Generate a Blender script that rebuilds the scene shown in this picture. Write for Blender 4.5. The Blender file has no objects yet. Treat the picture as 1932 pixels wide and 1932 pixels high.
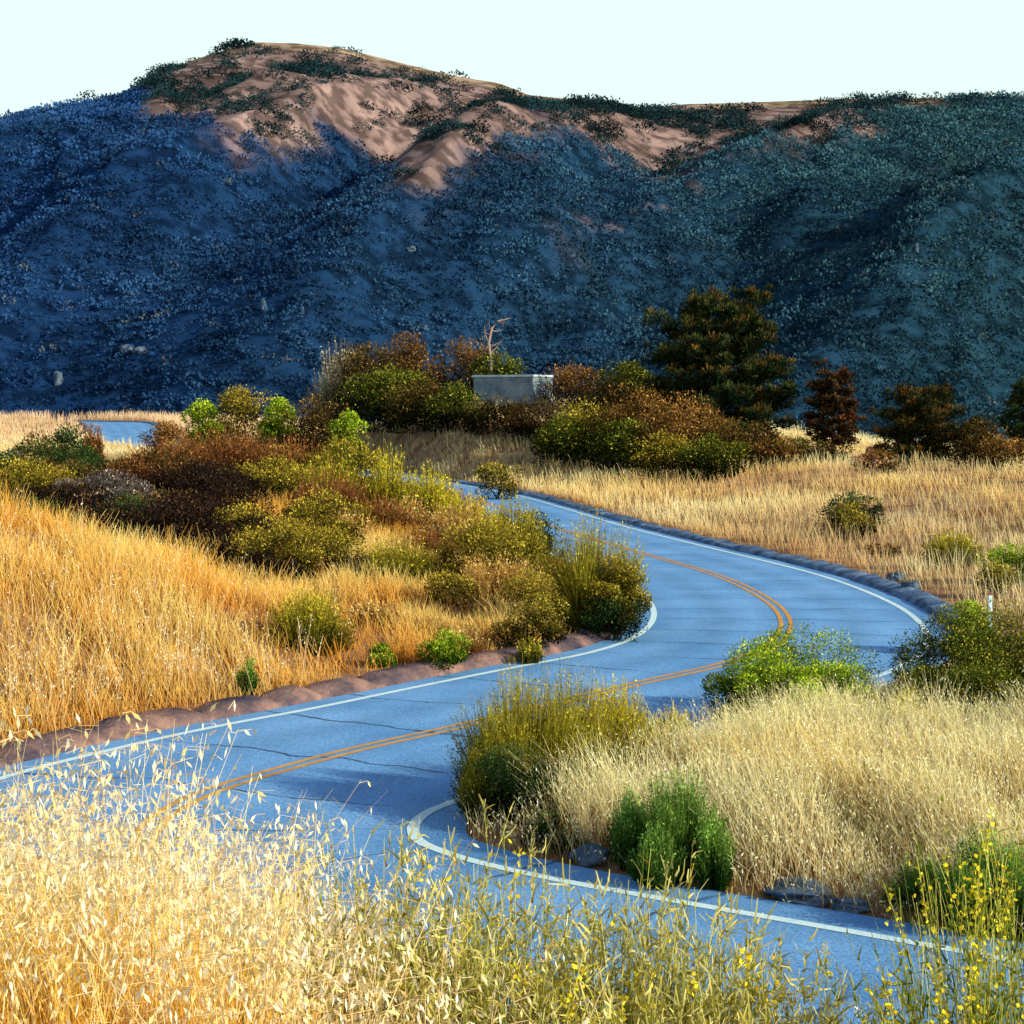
import bpy, math, random
import numpy as np
from mathutils import Vector
rng=np.random.default_rng(7)
sc=bpy.context.scene
K=0.55; CH=5.8
Ld=Vector((.80,-.44,.39)).normalized(); LV=np.array(Ld)
# ---------------------------------------------------------------- helpers
def ss(a,b,x):
    t=np.clip((np.asarray(x,float)-a)/(b-a),0,1); return t*t*(3-2*t)
_tab=np.random.default_rng(3).random((256,256))
def vnoise(x,y):
    x=np.asarray(x,float);y=np.asarray(y,float)
    xi=np.floor(x).astype(int);yi=np.floor(y).astype(int)
    fx=x-xi;fy=y-yi;fx=fx*fx*(3-2*fx);fy=fy*fy*(3-2*fy)
    a=_tab[xi%256,yi%256];b=_tab[(xi+1)%256,yi%256];c=_tab[xi%256,(yi+1)%256];d=_tab[(xi+1)%256,(yi+1)%256]
    return (a*(1-fx)+b*fx)*(1-fy)+(c*(1-fx)+d*fx)*fy
def fbm(x,y,o=4):
    s=0;a=.5;n=0
    for i in range(o):
        s=s+a*vnoise(x*2**i+17.3*i,y*2**i+5.1*i);n+=a;a*=.5
    return s/n
def norm(v): return v/np.maximum(np.linalg.norm(v,axis=-1,keepdims=True),1e-9)
def rdir(n,up=0.0):
    v=rng.normal(size=(n,3)); v=norm(v); v[:,2]+=up; return norm(v)
def perp(D,bias=.9):
    r=rng.normal(size=D.shape)+LV*bias; return norm(np.cross(D,r))
def link(o): sc.collection.objects.link(o); return o
def mesh_quads(name,Q,C,mats,smooth=False):
    Q=np.ascontiguousarray(Q,dtype=np.float32); n=len(Q)
    me=bpy.data.meshes.new(name)
    me.vertices.add(n*4); me.vertices.foreach_set("co",Q.reshape(-1))
    me.loops.add(n*4); me.loops.foreach_set("vertex_index",np.arange(n*4,dtype=np.int32))
    me.polygons.add(n); me.polygons.foreach_set("loop_start",np.arange(0,n*4,4,dtype=np.int32))
    me.update(calc_edges=True)
    ca=me.color_attributes.new("Col","FLOAT_COLOR","POINT")
    c=np.ones((n*4,4),np.float32); c[:,:3]=np.clip(C.reshape(-1,3),0,.98); ca.data.foreach_set("color",c.reshape(-1))
    for m in mats: me.materials.append(m)
    return me
def grid_mesh(name,P,closed_u=False):
    a,b=P.shape[:2]
    idx=np.arange(a*b).reshape(a,b)
    q=np.stack([idx[:-1,:-1],idx[1:,:-1],idx[1:,1:],idx[:-1,1:]],-1).reshape(-1,4)
    me=bpy.data.meshes.new(name); n=len(q)
    me.vertices.add(a*b); me.vertices.foreach_set("co",np.ascontiguousarray(P,dtype=np.float32).reshape(-1))
    me.loops.add(n*4); me.loops.foreach_set("vertex_index",q.astype(np.int32).reshape(-1))
    me.polygons.add(n); me.polygons.foreach_set("loop_start",np.arange(0,n*4,4,dtype=np.int32))
    me.update(calc_edges=True)
    me.polygons.foreach_set("use_smooth",np.ones(n,bool))
    return me
class Acc:
    def __init__(s): s.Q=[];s.C=[]
    def add(s,q,c): s.Q.append(q);s.C.append(c)
    def get(s): return np.concatenate(s.Q),np.concatenate(s.C)
def ribbon(acc,P0,D,L,W,bend,nseg,c0,c1,tip=.15,S=None,cpow=1.,bias=.9):
    n=len(P0); L=np.broadcast_to(L,(n,))[:,None]; W=np.broadcast_to(W,(n,))[:,None]
    if S is None: S=perp(D,bias)
    c0=np.broadcast_to(c0,(n,3));c1=np.broadcast_to(c1,(n,3))
    pts=[];cs=[]
    for i in range(nseg+1):
        t=i/nseg
        p=P0+D*L*t+bend*L*t*t
        w=W*.5*(1-(1-tip)*t)
        pts.append((p-S*w,p+S*w)); tc=t**cpow; cs.append(c0*(1-tc)+c1*tc)
    for i in range(nseg):
        acc.add(np.stack([pts[i][0],pts[i][1],pts[i+1][1],pts[i+1][0]],1),np.stack([cs[i],cs[i],cs[i+1],cs[i+1]],1))
    return P0+D*L+bend*L
def leaf(acc,P,D,L,W,c):
    n=len(P); L=np.broadcast_to(L,(n,))[:,None]; W=np.broadcast_to(W,(n,))[:,None]
    S=perp(D)
    c=np.broadcast_to(c,(n,3))
    acc.add(np.stack([P,P+D*L*.45+S*W*.5,P+D*L,P+D*L*.5-S*W*.5],1),np.repeat(c[:,None,:],4,1))
def tube(acc,pts,rad,col,sides=6):
    pts=np.array(pts,float);rad=np.array(rad,float)
    rings=[]
    for i in range(len(pts)):
        d=pts[min(i+1,len(pts)-1)]-pts[max(i-1,0)]; d=d/ (np.linalg.norm(d)+1e-9)
        a=np.cross(d,[0.31,.2,.93] if abs(d[2])<.9 else [1,0,0]); a/=np.linalg.norm(a); b=np.cross(d,a)
        th=np.arange(sides)*2*math.pi/sides
        rings.append(pts[i]+rad[i]*(np.cos(th)[:,None]*a+np.sin(th)[:,None]*b))
    R=np.array(rings)
    A=R[:-1];B=R[1:]
    Q=np.stack([A,np.roll(A,-1,1),np.roll(B,-1,1),B],2).reshape(-1,4,3)
    acc.add(Q,np.broadcast_to(np.array(col,float),(len(Q),4,3)))
# ---------------------------------------------------------------- materials
def nt(name):
    m=bpy.data.materials.new(name); m.use_nodes=True; t=m.node_tree; t.nodes.clear(); return m,t.nodes,t.links
def leafmat(name,trans=.35,rough=.7,nscale=3.,amp=.5,lo=.3,hi=.7):
    m,N,L=nt(name)
    out=N.new("ShaderNodeOutputMaterial");at=N.new("ShaderNodeAttribute");at.attribute_name="Col"
    d=N.new("ShaderNodeBsdfDiffuse");src=at.outputs["Color"]
    if amp>0:
        tc=N.new("ShaderNodeTexCoord");no=N.new("ShaderNodeTexNoise");no.inputs["Scale"].default_value=nscale;no.inputs["Detail"].default_value=3
        L.new(tc.outputs["Object"],no.inputs["Vector"])
        mr=N.new("ShaderNodeMapRange");mr.inputs[1].default_value=lo;mr.inputs[2].default_value=hi;mr.inputs[3].default_value=1-amp;mr.inputs[4].default_value=1+amp*.6
        L.new(no.outputs["Fac"],mr.inputs[0])
        vm=N.new("ShaderNodeVectorMath");vm.operation="SCALE";L.new(src,vm.inputs[0]);L.new(mr.outputs[0],vm.inputs["Scale"]);src=vm.outputs[0]
    L.new(src,d.inputs["Color"])
    if trans>0:
        tr=N.new("ShaderNodeBsdfTranslucent");L.new(src,tr.inputs["Color"])
        mx=N.new("ShaderNodeMixShader");mx.inputs[0].default_value=trans
        L.new(d.outputs[0],mx.inputs[1]);L.new(tr.outputs[0],mx.inputs[2]);L.new(mx.outputs[0],out.inputs[0])
    else: L.new(d.outputs[0],out.inputs[0])
    return m
M_leaf=leafmat("foliage",.2,amp=.3); M_grass=leafmat("dry_grass_blades",.22,.8,.8,.12)
M_brush=leafmat("hill_brush",0,.9,.035,.4,.4,.6); M_bark=leafmat("bark",0.0,.9,8.,.4)
def noisemat(name,cols,scale,detail=8,rough=.9,bump=.3,bscale=None,pos=(.35,.5,.65)):
    m,N,L=nt(name)
    out=N.new("ShaderNodeOutputMaterial");b=N.new("ShaderNodeBsdfPrincipled");b.inputs["Roughness"].default_value=rough;b.inputs["Specular IOR Level"].default_value=.2
    tc=N.new("ShaderNodeTexCoord");no=N.new("ShaderNodeTexNoise");no.inputs["Scale"].default_value=scale;no.inputs["Detail"].default_value=detail;no.inputs["Roughness"].default_value=.65
    L.new(tc.outputs["Object"],no.inputs["Vector"])
    cr=N.new("ShaderNodeValToRGB"); e=cr.color_ramp.elements
    e[0].position=pos[0];e[0].color=(*cols[0],1);e[1].position=pos[2];e[1].color=(*cols[2],1)
    x=e.new(pos[1]);x.color=(*cols[1],1)
    L.new(no.outputs["Fac"],cr.inputs[0]);L.new(cr.outputs[0],b.inputs["Base Color"])
    n2=N.new("ShaderNodeTexNoise");n2.inputs["Scale"].default_value=bscale or scale*8;n2.inputs["Detail"].default_value=6
    L.new(tc.outputs["Object"],n2.inputs["Vector"])
    bp=N.new("ShaderNodeBump");bp.inputs["Strength"].default_value=bump;bp.inputs["Distance"].default_value=.05
    L.new(n2.outputs["Fac"],bp.inputs["Height"]);L.new(bp.outputs[0],b.inputs["Normal"])
    L.new(b.outputs[0],out.inputs[0]); return m
M_ground=noisemat("dry_soil",[(.14,.06,.03),(.32,.17,.08),(.55,.36,.17)],.5,bump=.6,bscale=12)
M_rock=noisemat("rock",[(.04,.07,.11),(.08,.13,.19),(.17,.23,.31)],2.,bump=.8,bscale=9)
M_redrock=noisemat("red_earth",[(.25,.08,.05),(.42,.16,.1),(.55,.3,.22)],1.,bump=.8,bscale=6)
M_pale=noisemat("pale_rock",[(.04,.075,.13),(.08,.125,.19),(.14,.19,.26)],.4,bump=1.,bscale=1.5)
M_conc=noisemat("weathered_concrete",[(.10,.15,.20),(.18,.25,.30),(.27,.31,.33)],1.2)
M_roofm=noisemat("white_roof",[(.40,.48,.56),(.5,.6,.66),(.6,.68,.72)],1.)
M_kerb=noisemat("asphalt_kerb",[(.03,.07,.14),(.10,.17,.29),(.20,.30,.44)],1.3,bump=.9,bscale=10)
M_kerb2=noisemat("sunlit_tint_kerb",[(.035,.04,.07),(.17,.11,.11),(.38,.22,.17)],1.1,bump=.9,bscale=10)  # left kerb: orange brown sunlit tone put into the colour
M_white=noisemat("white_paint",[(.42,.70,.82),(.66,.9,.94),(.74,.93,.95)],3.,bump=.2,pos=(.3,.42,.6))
M_orange=noisemat("orange_paint",[(.22,.16,.12),(.62,.30,.06),(.75,.38,.08)],3.,bump=.2,pos=(.3,.42,.6))
M_red=noisemat("rusty_cap",[(.2,.06,.04),(.3,.1,.06),(.35,.12,.08)],3.)
def roadmat():
    m,N,L=nt("asphalt")
    out=N.new("ShaderNodeOutputMaterial");b=N.new("ShaderNodeBsdfPrincipled");b.inputs["Roughness"].default_value=.8;b.inputs["Specular IOR Level"].default_value=.2
    uv=N.new("ShaderNodeUVMap");uv.uv_map="UVMap"
    tc=N.new("ShaderNodeTexCoord")
    n1=N.new("ShaderNodeTexNoise");n1.inputs["Scale"].default_value=.35;n1.inputs["Detail"].default_value=6;L.new(tc.outputs["Object"],n1.inputs["Vector"])
    cr=N.new("ShaderNodeValToRGB");e=cr.color_ramp.elements
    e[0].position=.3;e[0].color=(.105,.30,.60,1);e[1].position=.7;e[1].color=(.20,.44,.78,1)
    L.new(n1.outputs["Fac"],cr.inputs[0])
    n2=N.new("ShaderNodeTexNoise");n2.inputs["Scale"].default_value=28;n2.inputs["Detail"].default_value=5;L.new(tc.outputs["Object"],n2.inputs["Vector"])
    mr=N.new("ShaderNodeMapRange");mr.inputs[1].default_value=.3;mr.inputs[2].default_value=.7;mr.inputs[3].default_value=.60;mr.inputs[4].default_value=1.4;L.new(n2.outputs["Fac"],mr.inputs[0])
    sep=N.new("ShaderNodeSeparateXYZ");L.new(uv.outputs[0],sep.inputs[0])
    ab=N.new("ShaderNodeMath");ab.operation="ABSOLUTE";L.new(sep.outputs["X"],ab.inputs[0])
    wt=N.new("ShaderNodeMath");wt.operation="PINGPONG";wt.inputs[1].default_value=.9;L.new(ab.outputs[0],wt.inputs[0])
    wr=N.new("ShaderNodeMapRange");wr.inputs[1].default_value=0;wr.inputs[2].default_value=.9;wr.inputs[3].default_value=.90;wr.inputs[4].default_value=1.08;L.new(wt.outputs[0],wr.inputs[0])
    mm=N.new("ShaderNodeMath");mm.operation="MULTIPLY";L.new(mr.outputs[0],mm.inputs[0]);L.new(wr.outputs[0],mm.inputs[1])
    sc1=N.new("ShaderNodeVectorMath");sc1.operation="SCALE";L.new(cr.outputs[0],sc1.inputs[0]);L.new(mm.outputs[0],sc1.inputs["Scale"])
    n3=N.new("ShaderNodeTexNoise");n3.inputs["Scale"].default_value=.5;n3.inputs["Detail"].default_value=8;L.new(tc.outputs["Object"],n3.inputs["Vector"])
    ma=N.new("ShaderNodeMath");ma.operation="MULTIPLY_ADD";ma.inputs[1].default_value=1.2;L.new(n3.outputs["Fac"],ma.inputs[0]);L.new(sep.outputs["Y"],ma.inputs[2])
    pp=N.new("ShaderNodeMath");pp.operation="PINGPONG";pp.inputs[1].default_value=1.45;L.new(ma.outputs[0],pp.inputs[0])
    lt=N.new("ShaderNodeMapRange");lt.inputs[1].default_value=.02;lt.inputs[2].default_value=.06;lt.inputs[3].default_value=.85;lt.inputs[4].default_value=0;L.new(pp.outputs[0],lt.inputs[0])
    n4=N.new("ShaderNodeTexNoise");n4.inputs["Scale"].default_value=.4;n4.inputs["Detail"].default_value=4;L.new(tc.outputs["Object"],n4.inputs["Vector"])
    gt=N.new("ShaderNodeMapRange");gt.inputs[1].default_value=.34;gt.inputs[2].default_value=.52;L.new(n4.outputs["Fac"],gt.inputs[0])
    mu=N.new("ShaderNodeMath");mu.operation="MULTIPLY";L.new(lt.outputs[0],mu.inputs[0]);L.new(gt.outputs[0],mu.inputs[1])
    mix=N.new("ShaderNodeMix");mix.data_type="RGBA";L.new(mu.outputs[0],mix.inputs[0]);L.new(sc1.outputs[0],mix.inputs[6]);mix.inputs[7].default_value=(.02,.035,.08,1)
    L.new(mix.outputs[2],b.inputs["Base Color"])
    bp=N.new("ShaderNodeBump");bp.inputs["Strength"].default_value=.3;bp.inputs["Distance"].default_value=.02;L.new(n2.outputs["Fac"],bp.inputs["Height"]);L.new(bp.outputs[0],b.inputs["Normal"])
    L.new(b.outputs[0],out.inputs[0]);return m
M_road=roadmat()
# ---------------------------------------------------------------- road centreline
ctrl=[(40,5),(30,6.5),(20,9),(12,11.6),(7.4,13.8),(4.6,15.6),(2.1,17.4),(.1,18.8),(-1.7,20.1),(-3.4,21.7),(-4.6,23.6),(-5.0,25.7),(-4.7,27.8),(-3.85,29.6),(-2.55,31.8),(-.9,34.0),(.9,36.7),(2.9,39.6),(4.9,42.4),(6.5,46),(7.5,51),(7.75,57),(7.1,65.3),(4.95,76.3),(2.0,91.7),(-.4,108),(-3.8,128),(-10,150),(-21,173),(-34,196),(-43,214),(-49,236),(-57,262),(-74,285)]
def catmull(P,m):
    P=np.array(P,float);P=np.vstack([2*P[0]-P[1],P,2*P[-1]-P[-2]]);o=[]
    for i in range(1,len(P)-2):
        for t in np.arange(m)/m:
            a,b,c,d=P[i-1:i+3]
            o.append(.5*((2*b)+(-a+c)*t+(2*a-5*b+4*c-d)*t*t+(-a+3*b-3*c+d)*t**3))
    o.append(P[-2]);return np.array(o)
CL=catmull(ctrl,14)
for _ in range(12): CL[1:-1]=.25*CL[:-2]+.5*CL[1:-1]+.25*CL[2:]
TG=norm(np.gradient(CL,axis=0)); NR=np.stack([TG[:,1],-TG[:,0]],1)
SL=np.concatenate([[0],np.cumsum(np.linalg.norm(np.diff(CL,axis=0),axis=1))])
def rdist(x,y):
    """signed distance to the road centreline, + on the right-hand side"""
    x=np.asarray(x,float).ravel();y=np.asarray(y,float).ravel();out=np.full(len(x),999.)
    for a in range(0,len(x),20000):
        dx=x[a:a+20000,None]-CL[None,:,0];dy=y[a:a+20000,None]-CL[None,:,1]
        d2=dx*dx+dy*dy;i=d2.argmin(1);r=np.arange(len(i))
        al=dx[r,i]*TG[i,0]+dy[r,i]*TG[i,1]; pr=dx[r,i]*NR[i,0]+dy[r,i]*NR[i,1]
        out[a:a+20000]=np.sign(pr+1e-9)*np.sqrt(pr*pr+np.maximum(np.abs(al)-1.5,0)**2)
    return out
def base(x,y): return 2.0*ss(140,215,y)*ss(20,-20,x)+2.0*ss(208,262,y)*ss(-20,-45,x)
def terr(x,y,sink=0.0):
    x=np.asarray(x,float);y=np.asarray(y,float);sh=x.shape;x=x.ravel();y=y.ravel()
    d=rdist(x,y)
    g=lambda cx,cy,sx,sy:np.exp(-((x-cx)/sx)**2-((y-cy)/sy)**2)
    fg=np.minimum(np.maximum(5.0-.3*y,0),3.8)*ss(19,15,y)
    fg=fg+.34*ss(.2,-1.2,x)*ss(13,7,y)
    right=d>0
    t=np.zeros_like(x)
    t+=np.where(right,0,fg)
    t+=3.1*g(-14.3,43,6.3,9)*(~right)
    t+=2.2*g(-17,84,13,24)*(~right)+.6*g(-6,62,6,10)*(~right)
    t+=.4*g(8,27,8,5)*right
    t+=np.where(right,1.6*ss(5,28,d)*ss(45,60,y)*ss(200,165,y),0)
    t+=4.6*g(8,186,24,24)*right+1.6*g(-3,165,12,22)*right
    t+=(vnoise(x*.35,y*.35)-.5)*.35+(vnoise(x*1.3,y*1.3)-.5)*.12
    a=np.abs(d)
    z=base(x,y)+t*ss(4.7,9.5,a)
    z=z+.12*ss(4.6,5.0,a)*np.where(right&(y<44),.25,1)
    z-=sink*ss(4.75,4.3,a)
    z-=39*ss(292,420,y)*1.0
    z-=22*ss(175,262,y)*ss(26,48,x)
    return z.reshape(sh)
def T1(x,y): return float(terr(np.array([x]),np.array([y]))[0])
# ---------------------------------------------------------------- ground
def axis(lim0,lim1,f):
    o=[lim0]
    while o[-1]<lim1: o.append(o[-1]+f(o[-1]))
    return np.array(o)
ya=axis(-30,3600,lambda y:max(.35,.012*abs(y)) if y<300 else .05*y)
xr=axis(0,2600,lambda x:max(.35,.028*x));xa=np.concatenate([-xr[:0:-1],xr])
X,Y=np.meshgrid(xa,ya,indexing="ij")
Z=terr(X,Y,.06)
me=grid_mesh("ground",np.stack([X,Y,Z],-1));me.materials.append(M_ground)
ground=link(bpy.data.objects.new("ground",me));ground["kind"]="structure";ground["label"]="dry sloping hillside soil under golden grass";ground["category"]="ground"
# ---------------------------------------------------------------- road
def strip(name,offs,zs,mat,i0=0,i1=None,jit=0):
    i1=i1 or len(CL)
    c=CL[i0:i1];n=NR[i0:i1];s=SL[i0:i1]
    P=np.zeros((len(c),len(offs),3))
    notch=np.where((s+1.2*vnoise(s*.3,s*0))%1.9<.3,.45,1.) if jit else 1.
    for j,(o,z) in enumerate(zip(offs,zs)):
        jj=(vnoise(s*1.1+j*9,s*0+j*3)-.5)*jit
        p=c+n*(o+jj*.6)[:,None] if jit else c+n*o
        P[:,j,:2]=p; P[:,j,2]=base(p[:,0],p[:,1])+z*(notch if z>.1 else 1)+(jj if jit and z>.05 else 0)
    me=grid_mesh(name,P)
    uvl=me.uv_layers.new(name="UVMap")
    UV=np.zeros((len(c),len(offs),2));UV[...,0]=np.array(offs)[None];UV[...,1]=s[:,None]
    vi=np.zeros(len(me.loops),np.int32);me.loops.foreach_get("vertex_index",vi)
    uvl.data.foreach_set("uv",UV.reshape(-1,2)[vi].astype(np.float32).reshape(-1))
    me.materials.append(mat);return link(bpy.data.objects.new(name,me))
fine=np.arange(0,SL[-1],.3)
CLf=np.stack([np.interp(fine,SL,CL[:,0]),np.interp(fine,SL,CL[:,1])],1)
NRf=norm(np.stack([np.interp(fine,SL,NR[:,0]),np.interp(fine,SL,NR[:,1])],1))
_cl,_nr,_sl=CL,NR,SL
CL,NR,SL=CLf,NRf,fine
yy=CL[:,1]
road=strip("road",[-4.35,-3,-1.5,0,1.5,3,4.35],[0,.01,.02,.025,.02,.01,0],M_road)
road["kind"]="structure";road["label"]="winding two lane blue grey asphalt road";road["category"]="road"
def lz(o): return .025-.025*abs(o)/4.35+.008
lend=int(np.argmax(yy>205))
for o in(-3.62,3.62):
    e=strip("edge_line",[o-.085,o+.085],[lz(o)]*2,M_white,0,lend);e.parent=road
for o in(-.13,.13):
    e=strip("centre_line",[o-.06,o+.06],[lz(o)]*2,M_orange,0,lend);e.parent=road
left_i=(int(np.argmax(yy>24.0)),len(yy)-10)
k=strip("kerb",[-4.2,-4.27,-4.45,-4.85,-5.1],[.004,.11,.20,.24,.05],M_kerb2,*left_i,jit=.09);k.parent=road
ri=int(np.argmax(yy>46))
k=strip("kerb",[4.2,4.27,4.4,4.85,5.15],[.004,.09,.15,.20,.05],M_kerb,ri,len(yy)-10,jit=.12);k.parent=road
CL,NR,SL=_cl,_nr,_sl
# ---------------------------------------------------------------- hill
PR=np.array([(-500,330),(-250,270),(0,226),(130,196),(240,181),(310,131),(400,101),(480,79),(560,81),(640,89),(720,109),(850,141),(940,156),(1000,179),(1130,191),(1190,204),(1300,196),(1450,191),(1600,186),(1750,184),(1932,181),(2300,150),(2600,190)],float)
RY=900.;RW=RY*K
rx=(PR[:,0]/1932-.5)*RW; rz=CH+(.4-PR[:,1]/1932)*RW
def segd(x,y,a,b):
    a=np.array(a,float);b=np.array(b,float);ab=b-a;t=np.clip(((x-a[0])*ab[0]+(y-a[1])*ab[1])/(ab@ab),0,1)
    return np.hypot(x-a[0]-t*ab[0],y-a[1]-t*ab[1]),t
SP=[((62,900),(-58,480),32,56),((300,800),(60,450),34,60),((-130,880),(-260,520),20,54),((170,880),(10,560),20,36),((-60,890),(-150,500),17,36),((400,830),(180,430),28,54),((-10,880),(-120,600),13,26),((240,880),(100,640),16,32)]
def hill_h(x,y):
    Hr=np.interp(x,rx,rz)
    t=np.clip((y-400)/500,0,1)
    f=-38+(Hr+38)*t**.85
    w=np.sin(np.pi*t)**.8*(.18+.82*ss(1.0,.75,t))
    for a,b,hh,wd in SP:
        d,tt=segd(x,y,a,b);f=f+hh*np.maximum(0,1-d/wd)**1.2*w
    f=f+(fbm(x*.012+3,y*.012,3)-.5)*16*w
    u=x-.30*y+36*fbm(x*.010,y*.010+4,3)
    r=1-np.abs(2*vnoise(u*.022+60,y*.005+8)-1);f=f+(r-.5)*11*w
    r=1-np.abs(2*vnoise(u*.06+20,y*.012+8)-1);f=f+(r-.5)*5.5*w
    f=f+(fbm(x*.06,y*.06,3)-.5)*3*(w+.1)
    f=f+(vnoise(x*.22,y*.22)-.5)*.7*(w+.25)
    cap=CH+(np.interp(x/np.maximum(y,1)*900,rx,rz)-CH)*y/900-.6*(900-y)*.05
    f=np.where(y<900,np.minimum(f,cap),f)
    back=np.clip((y-900)/600,0,1);f=f-back*(Hr+38)*1.0-(y>900)*np.minimum((y-900)*.15,8)
    return f
hx=np.arange(-620,621,3.);hy=np.concatenate([np.arange(396,905,2.5),np.arange(905,1505,20.)])
HX,HY=np.meshgrid(hx,hy,indexing="ij");HZ=hill_h(HX,HY)
me=grid_mesh("hill",np.stack([HX,HY,HZ],-1))
CT=np.array([(0,190),(250,150),(300,225),(380,235),(450,295),(560,250),(640,270),(740,360),(850,340),(950,270),(1100,260),(1250,325),(1350,310),(1500,262),(1650,228),(1720,190),(1932,170)],float)
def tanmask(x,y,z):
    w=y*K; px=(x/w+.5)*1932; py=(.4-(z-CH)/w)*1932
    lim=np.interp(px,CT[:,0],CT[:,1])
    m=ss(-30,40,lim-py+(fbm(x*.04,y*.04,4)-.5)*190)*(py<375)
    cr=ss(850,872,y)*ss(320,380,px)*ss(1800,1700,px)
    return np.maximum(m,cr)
tm=tanmask(HX,HY,HZ)
ca=me.color_attributes.new("Col","FLOAT_COLOR","POINT")
ngr=fbm(HX*.05+9,HY*.05,4);ng2=fbm(HX*.2+9,HY*.2,3)
def spurmask(x,y):
    d,_=segd(x,y,SP[0][0],SP[0][1]);d2,_=segd(x,y,SP[3][0],SP[3][1])
    n=fbm(x*.12+40,y*.06+7,4)
    return np.maximum(ss(20,6,d)*ss(.50,.60,n),ss(12,4,d2)*ss(.54,.64,n)*.7)*ss(540,600,y)
spur=spurmask(HX,HY)
m=np.clip(np.maximum(tm*.95,spur*.5),0,1)[...,None]
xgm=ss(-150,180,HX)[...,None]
green=np.array([.008,.030,.092])*(1-.7*xgm)+np.array([.015,.048,.060])*.7*xgm  # blue slope shade and distance haze painted into the surface colour
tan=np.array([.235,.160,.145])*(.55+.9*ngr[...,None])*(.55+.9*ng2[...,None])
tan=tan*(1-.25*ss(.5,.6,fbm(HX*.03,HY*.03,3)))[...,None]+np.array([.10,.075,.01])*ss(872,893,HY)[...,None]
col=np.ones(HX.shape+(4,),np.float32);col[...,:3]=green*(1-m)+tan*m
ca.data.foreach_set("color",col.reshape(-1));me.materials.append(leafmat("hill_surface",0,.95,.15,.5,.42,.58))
hill=link(bpy.data.objects.new("hill",me));hill["kind"]="structure";hill["label"]="tall chaparral mountain ridge with painted blue shade and bare tan summit";hill["category"]="hill"
n=92000
bx=rng.uniform(-330,330,n);by=rng.uniform(430,912,n)
keep=np.abs(bx)<by*K*.5*1.12+10;bx=bx[keep];by=by[keep];bz=hill_h(bx,by)
tmk=tanmask(bx,by,bz);cl=fbm(bx*.06+50,by*.045,3);sm=spurmask(bx,by);bpx=(bx/(by*K)+.5)*1932
crest=ss(865,880,by)*((bpx>480)&(bpx<1620))*~((bpx>635)&(bpx<705)&(by>885))
big=(tmk>.45)
keep=rng.random(len(bx))<np.where(big,(.12*ss(.54,.57,cl)+.016)*(1-crest*.95),(.5+.4*ss(.4,.6,fbm(bx*.04+9,by*.04,2)))*(1-sm*.7))
bx,by,bz,tmk,big=bx[keep],by[keep],bz[keep],tmk[keep],big[keep]
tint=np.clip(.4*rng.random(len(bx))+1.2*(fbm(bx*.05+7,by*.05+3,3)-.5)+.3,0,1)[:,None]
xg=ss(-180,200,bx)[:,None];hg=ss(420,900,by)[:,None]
cb=np.array([.009,.036,.13])*(1-tint)+np.array([.030,.098,.255])*tint  # aerial haze tint mixed into the brush colour, bluer on the left
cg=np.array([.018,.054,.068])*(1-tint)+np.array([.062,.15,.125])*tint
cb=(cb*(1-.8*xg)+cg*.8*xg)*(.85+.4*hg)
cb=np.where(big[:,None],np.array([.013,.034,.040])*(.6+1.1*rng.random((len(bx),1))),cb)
cb=np.where(rng.random((len(bx),1))<.012,np.array([.10,.12,.13]),cb)
acc=Acc()
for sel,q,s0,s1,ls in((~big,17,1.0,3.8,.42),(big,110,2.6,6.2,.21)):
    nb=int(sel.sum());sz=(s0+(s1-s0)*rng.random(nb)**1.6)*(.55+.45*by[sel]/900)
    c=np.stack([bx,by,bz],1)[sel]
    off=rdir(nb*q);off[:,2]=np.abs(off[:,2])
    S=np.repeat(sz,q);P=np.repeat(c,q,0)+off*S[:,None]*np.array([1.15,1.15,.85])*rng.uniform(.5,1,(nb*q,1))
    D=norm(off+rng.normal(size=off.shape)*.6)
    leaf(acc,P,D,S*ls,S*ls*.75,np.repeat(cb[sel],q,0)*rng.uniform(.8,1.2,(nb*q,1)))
Q,C=acc.get()
o=link(bpy.data.objects.new("chaparral",mesh_quads("chaparral",Q,C,[M_brush])));o["kind"]="stuff";o["label"]="dense chaparral brush tinted blue green for haze, covering the mountain slope";o["category"]="brush"
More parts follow.
